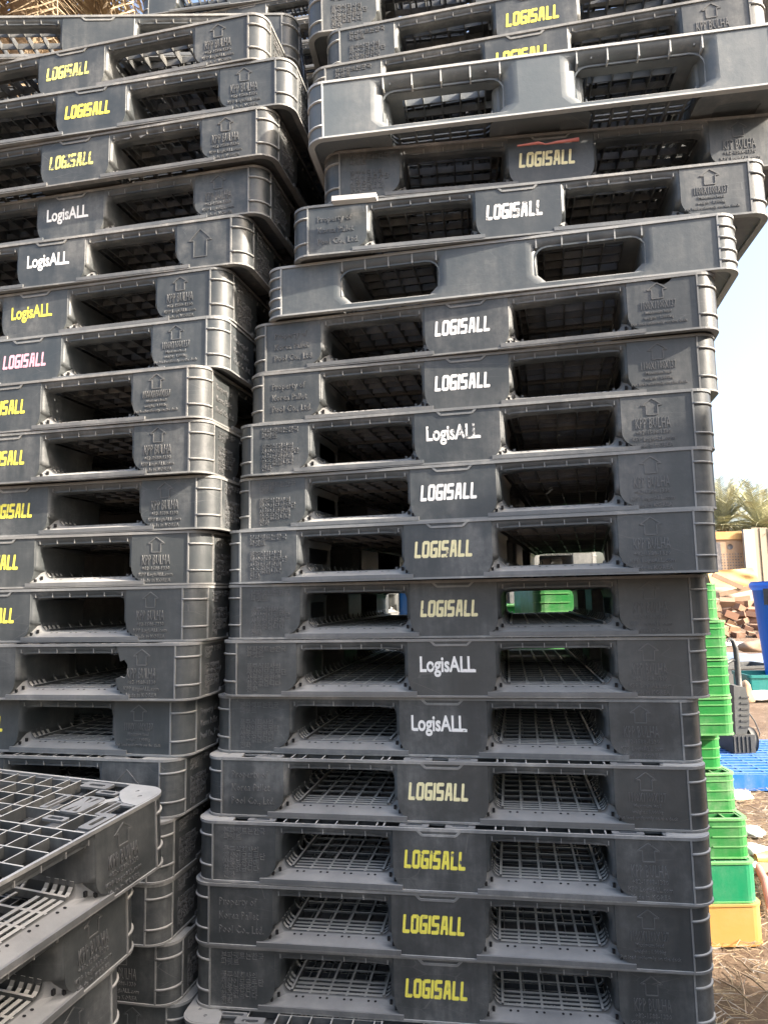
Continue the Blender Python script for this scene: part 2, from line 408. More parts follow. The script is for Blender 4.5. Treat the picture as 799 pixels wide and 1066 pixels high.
def top_deck_mesh(h=H, full=True):
    mb = MB(); z1 = h + 0.0005; z0 = h - 0.020
    o = rrect(HALF + 0.0028, HALF + 0.0028, RC + .0028, 7); i = rrect(HALF - 0.003, HALF - 0.003, RC - .003, 7)
    mb.ring(o, i, h - 0.0052, h + 0.001, 1)
    lim = HALF - 0.006; n = 24; st = 2 * lim / n
    blk = [(-0.545, -0.345), (-0.12, 0.12), (0.345, 0.545)]
    def inblk(a): return any(p < a < q for p, q in blk)
    def inner(a): return max(0, abs(a) - (HALF - RC))
    for k in range(1, n):
        p = -lim + k * st
        e = lim - (0.012 if abs(p) > HALF - RC else 0)
        segs = [(-e, e)]
        if inblk(p) and full: segs = [(-0.345, -0.12), (0.12, 0.345)]
        for a, b in segs:
            mb.box(p - 0.0014, p + 0.0014, a, b, z0, z1)
            mb.box(a, b, p - 0.0014, p + 0.0014, z0 + 0.002, z1 - 0.0011)
    for a in (-0.345, -0.12, 0.12, 0.345):
        mb.box(a - 0.0017, a + 0.0017, -lim, lim, z0 - 0.004, z1 + 0.0004)
        mb.box(-lim, lim, a - 0.0017, a + 0.0017, z0 - 0.003, z1 - 0.0004)
    if full:
        zt = z1 - 0.0006
        for ix, (x0, x1) in enumerate(blk):
            for iy, (y0, y1) in enumerate(blk):
                cx, cy = (x0 + x1) / 2, (y0 + y1) / 2
                # block top: star plate, slotted tabs and thin webs
                t = 0.019
                mb.plate(rrect(t * 1.9, t * 1.2, .01, 3, cx, cy),
                         [[(cx + .006, cy - .004), (cx + .030, cy - .013), (cx + .030, cy - .004)], [(cx + .006, cy + .004), (cx + .030, cy + .004), (cx + .030, cy + .013)],
                          [(cx - .006, cy + .004), (cx - .030, cy + .013), (cx - .030, cy + .004)], [(cx - .006, cy - .004), (cx - .030, cy - .004), (cx - .030, cy - .013)]], zt - .004, zt, 2)
                for e in (-0.062, 0.062):
                    mb.plate(rrect(.032, .0085, .004, 2, cx, cy + e), [rrect(.024, .0042, .003, 2, cx, cy + e)], zt - .004, zt, 2)
                    mb.plate(rrect(.0085, .024, .004, 2, cx + e, cy), [rrect(.0042, .016, .003, 2, cx + e, cy)], zt - .0045, zt - .0006, 2)
                for e in (-0.033, 0.033):
                    mb.box(cx + e - .0014, cx + e + .0014, y0, y1, z0, zt - .0018)
                    mb.box(x0, x1, cy + e - .0014, cy + e + .0014, z0, zt - .0012)
                for e in (-1, 1):                                # slotted tabs along the pallet's edge
                    if abs(cy) > .3:
                        yy = math.copysign(0.5285, cy)
                        for xx in (cx - .055, cx + .045):
                            if e == 1: mb.plate(rrect(.032, .0135, .004, 2, xx, yy), [rrect(.018, .0045, .003, 2, xx, yy)], zt - .003, zt + .0008, 2)
                    if abs(cx) > .3 and e == 1:
                        xx = math.copysign(0.5285, cx)
                        for yy in (cy - .055, cy + .045):
                            mb.plate(rrect(.0135, .032, .004, 2, xx, yy), [rrect(.0045, .018, .003, 2, xx, yy)], zt - .003, zt + .0014, 2)
        for sx in (-1, 1):
            for sy in (-1, 1):
                c = HALF - RC
                out = [((c + RC * math.sin(R(90 * k / 6)) * .96), (c + RC * math.cos(R(90 * k / 6)) * .96)) for k in range(7)]
                out = [(0.462, 0.5485)] + out + [(0.5485, 0.462), (0.512, 0.468), (0.488, 0.488), (0.468, 0.512)]
                out = [(sx * x, sy * y) for x, y in out]
                hl = [rrect(.0042, .0042, .004, 2, sx * .522, sy * .500), rrect(.0042, .0042, .004, 2, sx * .502, sy * .522)]
                mb.plate(out, hl, zt - .005, zt + .0016, 1)
                # diagonal web with a slot from the corner to the block's centre
                mb.bar((sx * .488, sy * .488, zt - .004), (sx * .455, sy * .455, zt - .004), .016, .005, mi=1)
    return mb.mesh('top_deck', [M['deck'], M['worn'], M['lip']])

def bottom_deck_mesh(h=H):
    mb = MB()
    o = rrect(HALF + 0.0032, HALF + 0.0032, RC + .0032, 7); i = rrect(HALF - 0.012, HALF - 0.012, RC - .012, 7)
    mb.ring(o, i, 0.0, 0.0042, 1)
    i_l, i_r = 0.108, 0.351; zf = 0.0250; rr = 0.022
    deps = [0.040, 0.056, 0.072, 0.090] + [0.090 + 0.047 * k for k in range(1, 10)]
    deps = sorted(set([round(d, 4) for d in deps] + [round(1.1 - d, 4) for d in deps]))
    for sg in (-1, 1):
        for k in range(6):
            x = sg * (i_l + 0.019 + k * (i_r - i_l - 0.038) / 5)
            zz = zf + (0.006 if k in (0, 5) else 0)
            mb.box(x - 0.0026, x + 0.0026, -HALF + 0.033, HALF - 0.033, zz - 0.012, zz)
        for d in deps:
            y = -HALF + d
            pts = arc(i_l + rr, zf + rr, rr, 180, 270, 4) + arc(i_r - rr, zf + rr, rr, 270, 360, 4)
            wdt = 0.0085 if d < .1 or d > 1.0 else 0.0055
            for a, b in zip(pts[:-1], pts[1:]):
                mb.bar((sg * a[0], y, a[1] - .0012), (sg * b[0], y, b[1] - .0012), wdt, 0.003, (0, 1, 0) if False else (0, 0, 1), 0)
    # the cross tunnels' floor between the long ones
    for y0, y1 in ((-0.343, -0.122), (0.122, 0.343)):
        for x0, x1 in ((-HALF + .03, -i_r - .002), (-i_l + .002, i_l - .002), (i_r + .002, HALF - .03)):
            for k in range(5):
                yy = y0 + (y1 - y0) * (k + 0.5) / 5
                mb.box(x0, x1, yy - .002, yy + .002, 0.008, 0.0195)
            m = max(2, int((x1 - x0) / 0.045))
            for k in range(m):
                xx = x0 + (x1 - x0) * (k + 0.5) / m
                mb.box(xx - .002, xx + .002, y0, y1, 0.010, 0.0185)
    # solid floors under the blocks
    for x0, x1 in ((-0.548, -0.347), (-0.118, 0.118), (0.347, 0.548)):
        for y0, y1 in ((-0.548, -0.347), (-0.118, 0.118), (0.347, 0.548)):
            q = .03 
            mb.plate(rrect((x1 - x0) / 2 - .002, (y1 - y0) / 2 - .002, .036, 4, (x0 + x1) / 2, (y0 + y1) / 2), [rrect(.05, .05, .015, 2, (x0 + x1) / 2, (y0 + y1) / 2)], 0.0046, 0.008)
    return mb.mesh('bottom_deck', [M['deck'], M['worn']])

def block_mesh(hx, hy, h=H):
    mb = MB(); l = rrect(hx, hy, 0.02, 3)
    n = len(l)
    mb.add([(x, y, 0.0085) for x, y in l] + [(x, y, h - 0.0245) for x, y in l], [(i, (i + 1) % n, n + (i + 1) % n, n + i) for i in range(n)] + [tuple(range(n))[::-1], tuple(range(n, 2 * n))], 0)
    return mb.mesh('block', [M['black']])

# flat print -------------------------------------------------------------
GL = {  # block capitals on a 5 x 7 grid as thick strokes
 'L': ([((0, 7), (0, 0)), ((0, 0), (3, 0))], 3), 'O': ([((.5, 7), (3, 7)), ((3.5, 6.5), (3.5, .5)), ((3, 0), (.5, 0)), ((0, .5), (0, 6.5))], 3.5),
 'G': ([((3.5, 7), (.5, 7)), ((0, 6.5), (0, .5)), ((.5, 0), (3.5, 0)), ((3.5, 0), (3.5, 3.4)), ((3.5, 3.4), (1.9, 3.4))], 3.5),
 'I': ([((0, 7), (0, 0))], 0), 'S': ([((3.3, 7), (.3, 7)), ((0, 6.8), (0, 3.7)), ((0, 3.5), (3.3, 3.5)), ((3.3, 3.3), (3.3, .3)), ((3.1, 0), (0, 0))], 3.3),
 'A': ([((.4, 0), (1.2, 6.7)), ((1.0, 7), (2.9, 7)), ((2.9, 6.7), (3.7, 0)), ((1, 2.4), (3.2, 2.4))], 3.9)}
def block_word(word, width, height, shear=0.12):
    mb = MB(); x = 0; tot = sum(GL[c][1] + 2.15 for c in word) - 0.65
    sx = width / tot; sz = height / 8.5; t = 1.75
    lay = 0
    for c in word:
        for a, b in GL[c][0]:
            ax, az, bx, bz = a[0] + x + t / 2, a[1] + t / 2, b[0] + x + t / 2, b[1] + t / 2
            d = Vector((bx - ax, bz - az)).normalized(); nn = Vector((-d.y, d.x)) * t / 2
            ext = d * t * 0.42; P = []
            for px, pz in ((ax - ext.x + nn.x, az - ext.y + nn.y), (ax - ext.x - nn.x, az - ext.y - nn.y), (bx + ext.x - nn.x, bz + ext.y - nn.y), (bx + ext.x + nn.x, bz + ext.y + nn.y)):
                P.append(((px + pz * shear) * sx - width / 2, pz * sz))
            lay += 1; y = -0.0006 - 0.00002 * (lay % 9)
            A = [(p[0], y, p[1]) for p in P]
            e = Vector((P[2][0] - P[1][0], P[2][1] - P[1][1])) ; f = Vector((P[0][0] - P[1][0], P[0][1] - P[1][1])); k = .16
            f = f * k; e = e.normalized() * f.length
            oct_ = []
            pts = [Vector(p) for p in (P[1], P[2], P[3], P[0])]
            for q in range(4):
                p = pts[q]; u = (pts[(q + 1) % 4] - p); v = (pts[q - 1] - p); rr_ = .22 * min(u.length, v.length)
                oct_ += [p + v.normalized() * rr_, p + u.normalized() * rr_]
            area = sum(oct_[i].x * oct_[(i + 1) % 8].y - oct_[(i + 1) % 8].x * oct_[i].y for i in range(8))
            if area < 0: oct_ = oct_[::-1]
            mb.add([(p.x, y, p.y) for p in oct_], [tuple(range(8))])
        x += GL[c][1] + 2.15
    return mb.mesh('block_lettering', [INK['yellow']])

def font_mesh(lines, size, spacing=1.25, sx=1.0, offset=0.0, ext=0.0, align='LEFT', mat=None, res=1):
    cu = bpy.data.curves.new('t', 'FONT'); cu.body = '\n'.join(lines); cu.size = size; cu.space_line = spacing
    cu.offset = offset; cu.extrude = ext; cu.resolution_u = res; cu.align_x = align; cu.fill_mode = 'BOTH' if ext else 'FRONT'
    ob = bpy.data.objects.new('t', cu); COL.objects.link(ob)
    bpy.context.view_layer.update()
    me = bpy.data.meshes.new_from_object(ob.evaluated_get(bpy.context.evaluated_depsgraph_get()))
    bpy.data.objects.remove(ob); bpy.data.curves.remove(cu)
    me.transform(Matrix.Rotation(math.pi / 2, 4, 'X') @ Matrix.Diagonal((sx, 1, 1, 1)))
    me.materials.clear(); me.materials.append(mat)
    return me
def join_meshes(name, items, mat):
    bm = bmesh.new()
    for me, mtx in items:
        c = me.copy(); c.transform(mtx); bm.from_mesh(c); bpy.data.meshes.remove(c)
    out = bpy.data.meshes.new(name); bm.to_mesh(out); bm.free(); out.materials.append(mat)
    return out
T = Matrix.Translation

def make_logo(kind):
    if kind == 'block':
        me = block_word('LOGISALL', 0.130, 0.037)
        return me
    t = font_mesh(['LogisALL'], 0.0475, sx=0.70, offset=0.0013, align='CENTER', mat=INK['white'], res=3)
    xm = max(v.co.x for v in t.vertices)
    mb = MB(); mb.add([(xm - .030, 0, -0.0018), (xm + .003, 0, -0.0018), (xm + .003, 0, 0.0045), (xm - .030, 0, 0.0045)], [(0, 1, 2, 3)])
    bar = mb.mesh('b', [INK['white']])
    return join_meshes('rounded_lettering', [(t, T((0, -0.0006, 0.005))), (bar, T((0, -0.0007, 0.005)))], INK['white'])
LOGO = {}
_base = {'block': make_logo('block'), 'round': make_logo('round')}
def logo_mesh(kind, colour):
    k = (kind, colour)
    if k not in LOGO:
        me = _base[kind].copy(); me.materials.clear(); me.materials.append(INK[colour]); LOGO[k] = me
    return LOGO[k]

def outline_bars(pts, wd=0.0022, closed=True):
    mb = MB(); n = len(pts)
    for i in range(n if closed else n - 1):
        a, b = pts[i], pts[(i + 1) % n]
        mb.bar((a[0], -0.0006, a[1]), (b[0], -0.0006, b[1]), wd, 0.0018, (0, -1, 0))
    return mb.mesh('o', [M['emboss']])
def arrow_pts(w, h):
    return [(-w * .28, -h * .5), (w * .28, -h * .5), (w * .28, h * .08), (w * .5, h * .08), (0, h * .5), (-w * .5, h * .08), (-w * .28, h * .08)]
EXT = 0.0012
def emb(lines, size, sx=1.0, align='LEFT', spacing=1.2): return font_mesh(lines, size, spacing, sx, 0.0001, EXT, align, M['emboss'])
EMB = {}
EMB['english_left'] = join_meshes('raised_text', [(emb(['Property of', 'Korea Pallet', 'Pool Co., Ltd.'], 0.0225, .82, spacing=1.28), T((-0.485, -HALF - .0004, 0.085)))], M['emboss'])
EMB['korean_left'] = join_meshes('raised_text', [(emb(['본파렛트는한국', '파렛트', '', '풀주식회사의', '재산이므로무단', '사용보관판매', '할수없습니다', '전화'], 0.0155, .98, spacing=.86), T((-0.483, -HALF - .0004, 0.104)))], M['emboss'])
EMB['size_right'] = join_meshes('raised_text', [(outline_bars(arrow_pts(.042, .036)), T((.425, -HALF, .098))),
    (emb(['1100X1100X137'], .026, .42, 'CENTER'), T((.425, -HALF - .0004, .057))),
    (emb(['Maximum load', 'weight : 1,000kg', 'Put load uniformly on the deck'], .0098, .95, 'CENTER', 1.25), T((.425, -HALF - .0004, .046)))], M['emboss'])
EMB['phone_right'] = join_meshes('raised_text', [(outline_bars(arrow_pts(.042, .036)), T((.425, -HALF, .098))),
    (emb(['KPP BULHA'], .034, .42, 'CENTER'), T((.425, -HALF - .0004, .050))),
    (emb(['+82-1588-1330', 'KPP LogisALL.com', 'Made in KOREA'], .0125, .92, 'CENTER', 1.15), T((.425, -HALF - .0004, .037)))], M['emboss'])
EMB['arrow_right'] = join_meshes('raised_text', [(outline_bars(arrow_pts(.062, .074)), T((.425, -HALF, .068)))], M['emboss'])

WALL = {'std': side_wall_mesh(), 'bite': side_wall_mesh(bite=True), 'chip': side_wall_mesh(chip=True), 'gap': side_wall_mesh(band_gap=True),
        'plain': side_wall_mesh('plain'), 'tall': side_wall_mesh('tall')}
CORNER = {'std': corner_mesh(), 'plain': corner_mesh(H, 4), 'tall': corner_mesh(0.147, 2)}
TOP = {'std': top_deck_mesh(), 'tall': top_deck_mesh(0.147)}
BOT = bottom_deck_mesh()
BLK = {(a, b): block_mesh(0.106 if a else 0.082, 0.106 if b else 0.082) for a in (0, 1) for b in (0, 1)}

def pallet(x, y, z, rot, label, group, front='std', logo=None, text='korean', tilt=(0, 0), lite=False, shade=1.0, name='plastic_pallet'):
    """(x, y) is the centre of the pallet's foot"""
    e = link(name, None, None, (x, y, z), (tilt[0], tilt[1], rot)); e.empty_display_size = .1
    tag(e, label, 'pallet', group)
    fam = 'tall' if front == 'tall' else ('plain' if front == 'plain' else 'std')
    parts = []
    for k in range(4):
        wm = WALL[front if k == 0 else fam]
        parts.append(link('side_wall', wm, e, rot=(0, 0, k * math.pi / 2)))
        parts.append(link('corner_wall', CORNER[fam], e, rot=(0, 0, k * math.pi / 2)))
    parts.append(link('top_deck', TOP['tall' if fam == 'tall' else 'std'], e))
    parts.append(link('bottom_deck', BOT, e))
    for i, bx in enumerate((-0.433, 0, 0.433)):
        for j, by in enumerate((-0.433, 0, 0.433)):
            parts.append(link('block', BLK[(int(i == 1), int(j == 1))], e, (bx, by + (.05 if front == 'bite' and j == 0 else 0), 0)))
    if not lite and fam == 'std':
        lt, rt = ('english_left', 'size_right') if text == 'english' else ('korean_left', 'arrow_right' if text == 'arrow' else 'phone_right')
        for k in (0, 1):
            for nm in (lt, rt):
                parts.append(link('raised_text', EMB[nm], e, rot=(0, 0, k * math.pi / 2)))
    if logo:
        parts.append(link('lettering', logo_mesh(*logo), e, (-0.011, -HALF, 0.047 if logo[0] == 'block' else 0.052)))
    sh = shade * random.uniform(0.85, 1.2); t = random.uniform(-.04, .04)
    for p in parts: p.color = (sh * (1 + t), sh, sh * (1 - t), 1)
    return e
def front_pallet(x, yf, z, r, **k):
    """placed by the middle of its front face"""
    return pallet(x - math.sin(r) * HALF, yf + math.cos(r) * HALF, z, r, **k)

PIT = 0.132; Z0 = CZ - 0.8876
GR, GLf = 'black pallets of the right stack', 'black pallets of the left stack'
B, Y_, RD = 'block', 'yellow', 'round'
RIGHT = {  # level: x, y of the front's middle, turn, front, print, text, label
 -3: (.092, 1.575, -.15, 'std', None, 'korean', 'lowest black pallet under the right stack, resting on the ground'),
 -2: (.095, 1.572, -.16, 'std', (B, Y_), 'korean', 'black pallet one above the lowest in the right stack'),
 -1: (.088, 1.545, -.14, 'std', (B, Y_), 'english', 'black pallet whose dusty deck edge juts out at the bottom of the right stack'),
 0: (.100, 1.595, -.149, 'std', (B, Y_), 'korean', 'black pallet with bright yellow letters just above the jutting deck at the right stack foot'),
 1: (.097, 1.585, -.157, 'std', (B, Y_), 'english', 'black pallet with bright yellow letters, second above the jutting deck of the right stack'),
 2: (.103, 1.580, -.170, 'std', (B, Y_), 'korean', 'yellow lettered pallet with small raised arrow above its letters and slotted deck edge showing'),
 3: (.116, 1.607, -.171, 'std', (B, 'cream'), 'english', 'pale yellow lettered black pallet set back on the slotted deck edge, right stack'),
 4: (.123, 1.641, -.188, 'std', (RD, 'white'), 'korean', 'lower of two neighbouring pallets with white rounded letters in the right stack'),
 5: (.145, 1.626, -.167, 'std', (RD, 'white'), 'korean', 'upper of two neighbouring pallets with white rounded letters in the right stack'),
 6: (.153, 1.623, -.178, 'std', (B, 'cream'), 'korean', 'pallet with cream letters that shows a green corner through its right opening'),
 7: (.139, 1.571, -.281, 'std', (B, 'cream'), 'korean', 'pallet with cream letters right above the one showing green through its opening'),
 8: (.157, 1.597, -.282, 'std', (B, 'white'), 'korean', 'white block lettered pallet under the one with scratched rounded letters'),
 9: (.171, 1.600, -.237, 'std', (RD, 'worn_white'), 'korean', 'pallet with scratched white rounded letters halfway up the right stack'),
 10: (.199, 1.617, -.221, 'std', (B, 'white'), 'english', 'white block lettered pallet above the one with scratched rounded letters'),
 11: (.202, 1.608, -.246, 'chip', (B, 'white'), 'english', 'white lettered pallet with a chipped notch in its top rim, under the plain pallet'),
 12: (.250, 1.586, -.214, 'plain', None, None, 'plain grey black pallet without letters above the chipped one in the right stack'),
 13: (.328, 1.566, -.158, 'std', (B, 'worn_white'), 'english', 'pallet with half worn white letters jutting out right over the plain pallet'),
 14: (.412, 1.572, -.110, 'std', (B, 'cream'), 'korean', 'cream lettered pallet with a red scrap on its top edge, under the tall plain pallet'),
}
for k in sorted(RIGHT):
    x, y, r, fr, lg, tx, lb = RIGHT[k]
    front_pallet(x, y, Z0 + k * PIT, r, front=fr, logo=lg, text=tx or 'korean', label=lb, group=GR, shade=1.5 if fr == 'plain' else 1)
front_pallet(.376, 1.50, Z0 + 15 * PIT - .002, -.135, front='tall', label='tall pale plain pallet with rounded middle block high in the right stack', group=GR, tilt=(0, -.014), shade=2.2)
ZT = Z0 + 16 * PIT + 0.018
front_pallet(.370, 1.588, ZT, -.19, logo=(B, Y_), text='korean', label='pallet with half hidden yellow letters resting on the tall plain pallet', group=GR, tilt=(0, -.014))
front_pallet(.405, 1.617, ZT + PIT, -.20, logo=(B, Y_), text='korean', label='topmost pallet with readable yellow letters in the right stack', group=GR, tilt=(0, -.01))
front_pallet(.365, 1.68, ZT + 2 * PIT, -.10, logo=(B, Y_), text='korean', label='pallet cut by the top of the photo in the right stack', group=GR, tilt=(0, -.01))
front_pallet(.39, 1.66, ZT + 3 * PIT, -.14, logo=(B, Y_), text='korean', label='pallet above the top of the photo crowning the right stack', group=GR)

LEFT = {
 -3: (-1.022, 1.79, -.2, 'std', None, 'korean', 'lowest black pallet under the left stack, resting on the ground'),
 -2: (-1.02, 1.78, -.19, 'std', None, 'korean', 'black pallet one above the lowest in the left stack'),
 -1: (-1.00, 1.79, -.2, 'std', None, 'korean', 'black pallet corner just visible at the foot of the gap between the stacks'),
 0: (-1.022, 1.778, -.2, 'std', (B, Y_), 'korean', 'black corner second from the bottom edge behind the foreground pallets'),
 1: (-1.042, 1.761, -.2, 'std', (B, Y_), 'korean', 'black corner third from the bottom edge behind the foreground pallets'),
 2: (-1.040, 1.757, -.2, 'std', (B, Y_), 'korean', 'black corner directly beside the top foreground pallet, lower one'),
 3: (-1.022, 1.780, -.2, 'std', (B, Y_), 'arrow', 'left stack pallet with jutting deck edge just behind the top foreground pallet'),
 4: (-1.001, 1.804, -.218, 'std', (B, Y_), 'english', 'left stack pallet right below the one with the broken opening'),
 5: (-.986, 1.742, -.171, 'bite', (B, Y_), 'korean', 'left stack pallet with a jagged broken bite beside its opening'),
 6: (-.973, 1.781, -.208, 'std', (B, Y_), 'korean', 'left stack pallet just above the one with the broken opening'),
 7: (-.969, 1.779, -.173, 'std', (B, Y_), 'korean', 'left stack pallet second above the one with the broken opening'),
 8: (-.944, 1.793, -.222, 'std', (B, Y_), 'korean', 'left stack pallet third above the broken one, three yellow letters showing'),
 9: (-.957, 1.769, -.218, 'std', (B, Y_), 'korean', 'yellow lettered left stack pallet two below the pink lettered one'),
 10: (-.960, 1.769, -.231, 'std', (B, Y_), 'english', 'yellow lettered left stack pallet right below the pink lettered one'),
 11: (-.923, 1.791, -.224, 'std', (B, 'pink'), 'english', 'pallet with pink letters in the left stack'),
 12: (-.917, 1.804, -.229, 'std', (RD, Y_), 'korean', 'pallet with yellow rounded letters right above the pink lettered one'),
 13: (-.867, 1.780, -.200, 'std', (RD, 'white'), 'arrow', 'pallet with white rounded letters and a large raised arrow in the left stack'),
 14: (-.822, 1.784, -.212, 'std', (RD, 'white'), 'korean', 'white rounded lettered pallet just above the one with the large arrow'),
 15: (-.797, 1.744, -.203, 'gap', (B, 'worn_yellow'), 'korean', 'pallet with stained yellow letters and a broken top band in the left stack'),
 16: (-.752, 1.728, -.177, 'std', (B, Y_), 'korean', 'clean yellow lettered pallet jutting furthest right near the left stack top'),
 17: (-.819, 1.752, -.210, 'std', (B, 'worn_yellow'), 'korean', 'second highest left stack pallet, turned so daylight shows through its grid'),
 18: (-.766, 1.790, .010, 'std', None, 'korean', 'topmost pallet of the left stack, set back under the dry palm fronds'),
}
for k in sorted(LEFT):
    x, y, r, fr, lg, tx, lb = LEFT[k]
    front_pallet(x, y, Z0 + k * PIT, r, front=fr, logo=lg, text=tx, label=lb, group=GLf)

# foreground pallets, turned away and cut by the left edge
FGR = 1.208; cx, cy = -0.409, 1.391
def fg(k, dx, dy, dr, label, lg=None):
    r = FGR + dr; ax, ay = -math.cos(r), -math.sin(r); bx, by = -math.sin(r), math.cos(r)
    X = cx + dx + ax * HALF + bx * HALF; Yc = cy + dy + ay * HALF + by * HALF
    pallet(X, Yc, CZ - 0.389 - 0.130 - k * 0.132, r, label, 'foreground pallets at the lower left', text='korean', logo=lg, tilt=(.016, -.088 * (1 - k * .12)), shade=.72)  # foreground tint darkened: shade put into the colour against bounced sunlight
FGL = ['top foreground pallet at lower left with its dusty grid deck in full view',
 'foreground pallet right under the top one, its edge tilted and dusty', 'third foreground pallet down at the lower left, only its corner showing',
 'fourth foreground pallet down at the lower left', 'fifth foreground pallet down at the lower left', 'sixth foreground pallet down at the lower left',
 'lowest foreground pallet standing on the ground at the lower left']
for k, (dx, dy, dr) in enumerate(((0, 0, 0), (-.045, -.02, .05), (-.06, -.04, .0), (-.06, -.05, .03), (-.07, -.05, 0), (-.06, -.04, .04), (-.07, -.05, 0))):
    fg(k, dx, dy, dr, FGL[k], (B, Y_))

# ------------------------------------------------------------------ ground
def ground():
    mb = MB(); n = 150; xs = []; 
    def prof(i, n, a, b):
        t = i / n * 2 - 1; return a + (b - a) * (0.5 + 0.5 * (0.25 * t + 0.75 * t ** 5))
    rnd = random.Random(2)
    from mathutils import noise as mn
    vs = []
    for j in range(n + 1):
        for i in range(n + 1):
            x = prof(i, n, -600, 602); y = prof(j, n, -600, 606)
            d = math.hypot(x - 1.5, y - 4)
            z = 0.0
            if d < 60: z = 0.02 * mn.noise(Vector((x * 1.3, y * 1.3, 0))) + 0.012 * mn.noise(Vector((x * 6, y * 6, 3)))
            if x < 1.3 and y < 4.2 and y > -1.2 and x > -2.2: z *= 0.15
            vs.append((x, y, z - 0.004))
    fs = [(j * (n + 1) + i, j * (n + 1) + i + 1, (j + 1) * (n + 1) + i + 1, (j + 1) * (n + 1) + i) for j in range(n) for i in range(n)]
    mb.add(vs, fs, 0, True)
    m, nt, p = new_mat('dry_soil')
    tc = nt.nodes.new('ShaderNodeTexCoord'); v = tc.outputs['Object']
    a = noise(nt, v, 1.2, 8, 0.7); b = noise(nt, v, 22, 8, 0.75); c = noise(nt, v, 5, 5, 0.6)
    col = nodes_mix(nt, (0.10, 0.064, 0.040), (0.19, 0.135, 0.092), ramp(nt, a, 0.35, 0.65))
    col = nodes_mix(nt, col, (0.11, 0.07, 0.045), ramp(nt, b, 0.45, 0.7, 0, 0.8))
    col = nodes_mix(nt, col, (0.36, 0.28, 0.20), ramp(nt, c, 0.58, 0.72, 0, 0.7))
    nt.links.new(col, p.inputs['Base Color']); p.inputs['Roughness'].default_value = 1
    bp = nt.nodes.new('ShaderNodeBump'); bp.inputs['Strength'].default_value = 0.9; bp.inputs['Distance'].default_value = 0.02
    nt.links.new(b, bp.inputs['Height']); nt.links.new(bp.outputs[0], p.inputs['Normal'])
    tag(link('ground', mb.mesh('ground', [m])), kind='structure')
ground()
# straw and chips scattered on the soil
def straw():
    mb = MB(); rnd = random.Random(5)
    for k in range(9000):
        x = rnd.uniform(.9, 2.6) if k < 6600 else rnd.uniform(1, 9); y = rnd.uniform(2.0, 5.0) if k < 6600 else rnd.uniform(4, 13)
        a = rnd.uniform(0, math.pi); L = rnd.uniform(.006, .045) * (1 if k % 9 else 2.2); wd = rnd.uniform(.001, .0028)
        t = rnd.uniform(-.2, .2); d = Vector((math.cos(a), math.sin(a), t)) * L
        c = Vector((x, y, 0.012 + rnd.uniform(0, .014)))
        mb.bar(c - d, c + d, wd, wd * .6, mi=rnd.choice((0, 0, 1, 2)))
    ms = [plastic('pale_straw', (0.34, 0.26, 0.165), (0.34, 0.28, 0.2), .3, .3, .9, tint=False), plastic('brown_straw', (0.22, 0.15, 0.09), (0.3, 0.24, 0.18), .3, .3, .9, tint=False), plastic('grey_chip', (0.32, 0.29, 0.26), (0.32, 0.29, 0.26), .3, .3, .9, tint=False)]
    tag(link('straw', mb.mesh('straw', ms)), 'dry straw and splinters strewn over the bare soil', 'straw', kind='stuff')
straw()

# ------------------------------------------------------------------ green pallets beside the right stack
def crate_pallet(wx, wy, h, style, mats):
    """a solid-sided plastic pallet with rounded corners; parts: deck, side, rib set per corner"""
    body = MB(); o = rrect(wx / 2, wy / 2, .04, 5); i = rrect(wx / 2 - .006, wy / 2 - .006, .034, 5); n = len(o)
    body.ring(o, i, 0.004, h - .006, 0)
    skin = body.mesh('side_wall', mats)
    deck = MB(); deck.ring(rrect(wx / 2 + .004, wy / 2 + .004, .044, 5), rrect(wx / 2 - .012, wy / 2 - .012, .03, 5), h - .007, h, 1)
    nx = 12
    for k in range(nx):
        x = -wx / 2 + .02 + k * (wx - .04) / (nx - 1); deck.box(x - .004, x + .004, -wy / 2 + .008, wy / 2 - .008, h - .022, h - .001)
        y = -wy / 2 + .02 + k * (wy - .04) / (nx - 1); deck.box(-wx / 2 + .008, wx / 2 - .008, y - .004, y + .004, h - .02, h - .002)
    dk = deck.mesh('deck', mats)
    foot = MB(); foot.ring(rrect(wx / 2 + .003, wy / 2 + .003, .043, 5), rrect(wx / 2 - .02, wy / 2 - .02, .02, 5), 0, .006, 1)
    ft = foot.mesh('foot_rim', mats)
    rib = []
    if style:
        for sx in (-1, 1):
            for sy in (-1, 1):
                rb = MB()
                for z in (h * .3, h * .55, h * .8):
                    c0, c1 = wx / 2 - .04, wy / 2 - .04
                    pts = [(sx * (c0 - .10), sy * (wy / 2 + .001), z)] + [(sx * (c0 + .041 * math.sin(R(a))), sy * (c1 + .041 * math.cos(R(a))), z) for a in (0, 22, 45, 68, 90)]
                    for a, b in zip(pts[:-1], pts[1:]): rb.bar(a, b, .004, .004, mi=1)
                rib.append(rb.mesh('corner_ribs', mats))
    return skin, dk, ft, rib
def put_crate(x, y, z, rot, parts, label, group, cat='pallet', name='plastic_pallet'):
    e = link(name, None, None, (x, y, z), (0, 0, rot)); tag(e, label, cat, group)
    for nm, me in zip(('side_wall', 'deck', 'foot_rim', 'corner_rib'), parts):
        if isinstance(me, list):
            for m_ in me: link(nm, m_, e)
        else: link(nm, me, e)
    return e
GM = [M['green'], M['green_edge']]
gw, gd, gh = 0.72, 0.6, 0.142
GP = crate_pallet(gw, gd, gh, True, GM); TP = crate_pallet(gw, gd, gh, False, [M['teal'], M['green_edge']]); YP = crate_pallet(gw, gd, gh + .002, False, [M['yellow'], M['yellow']])
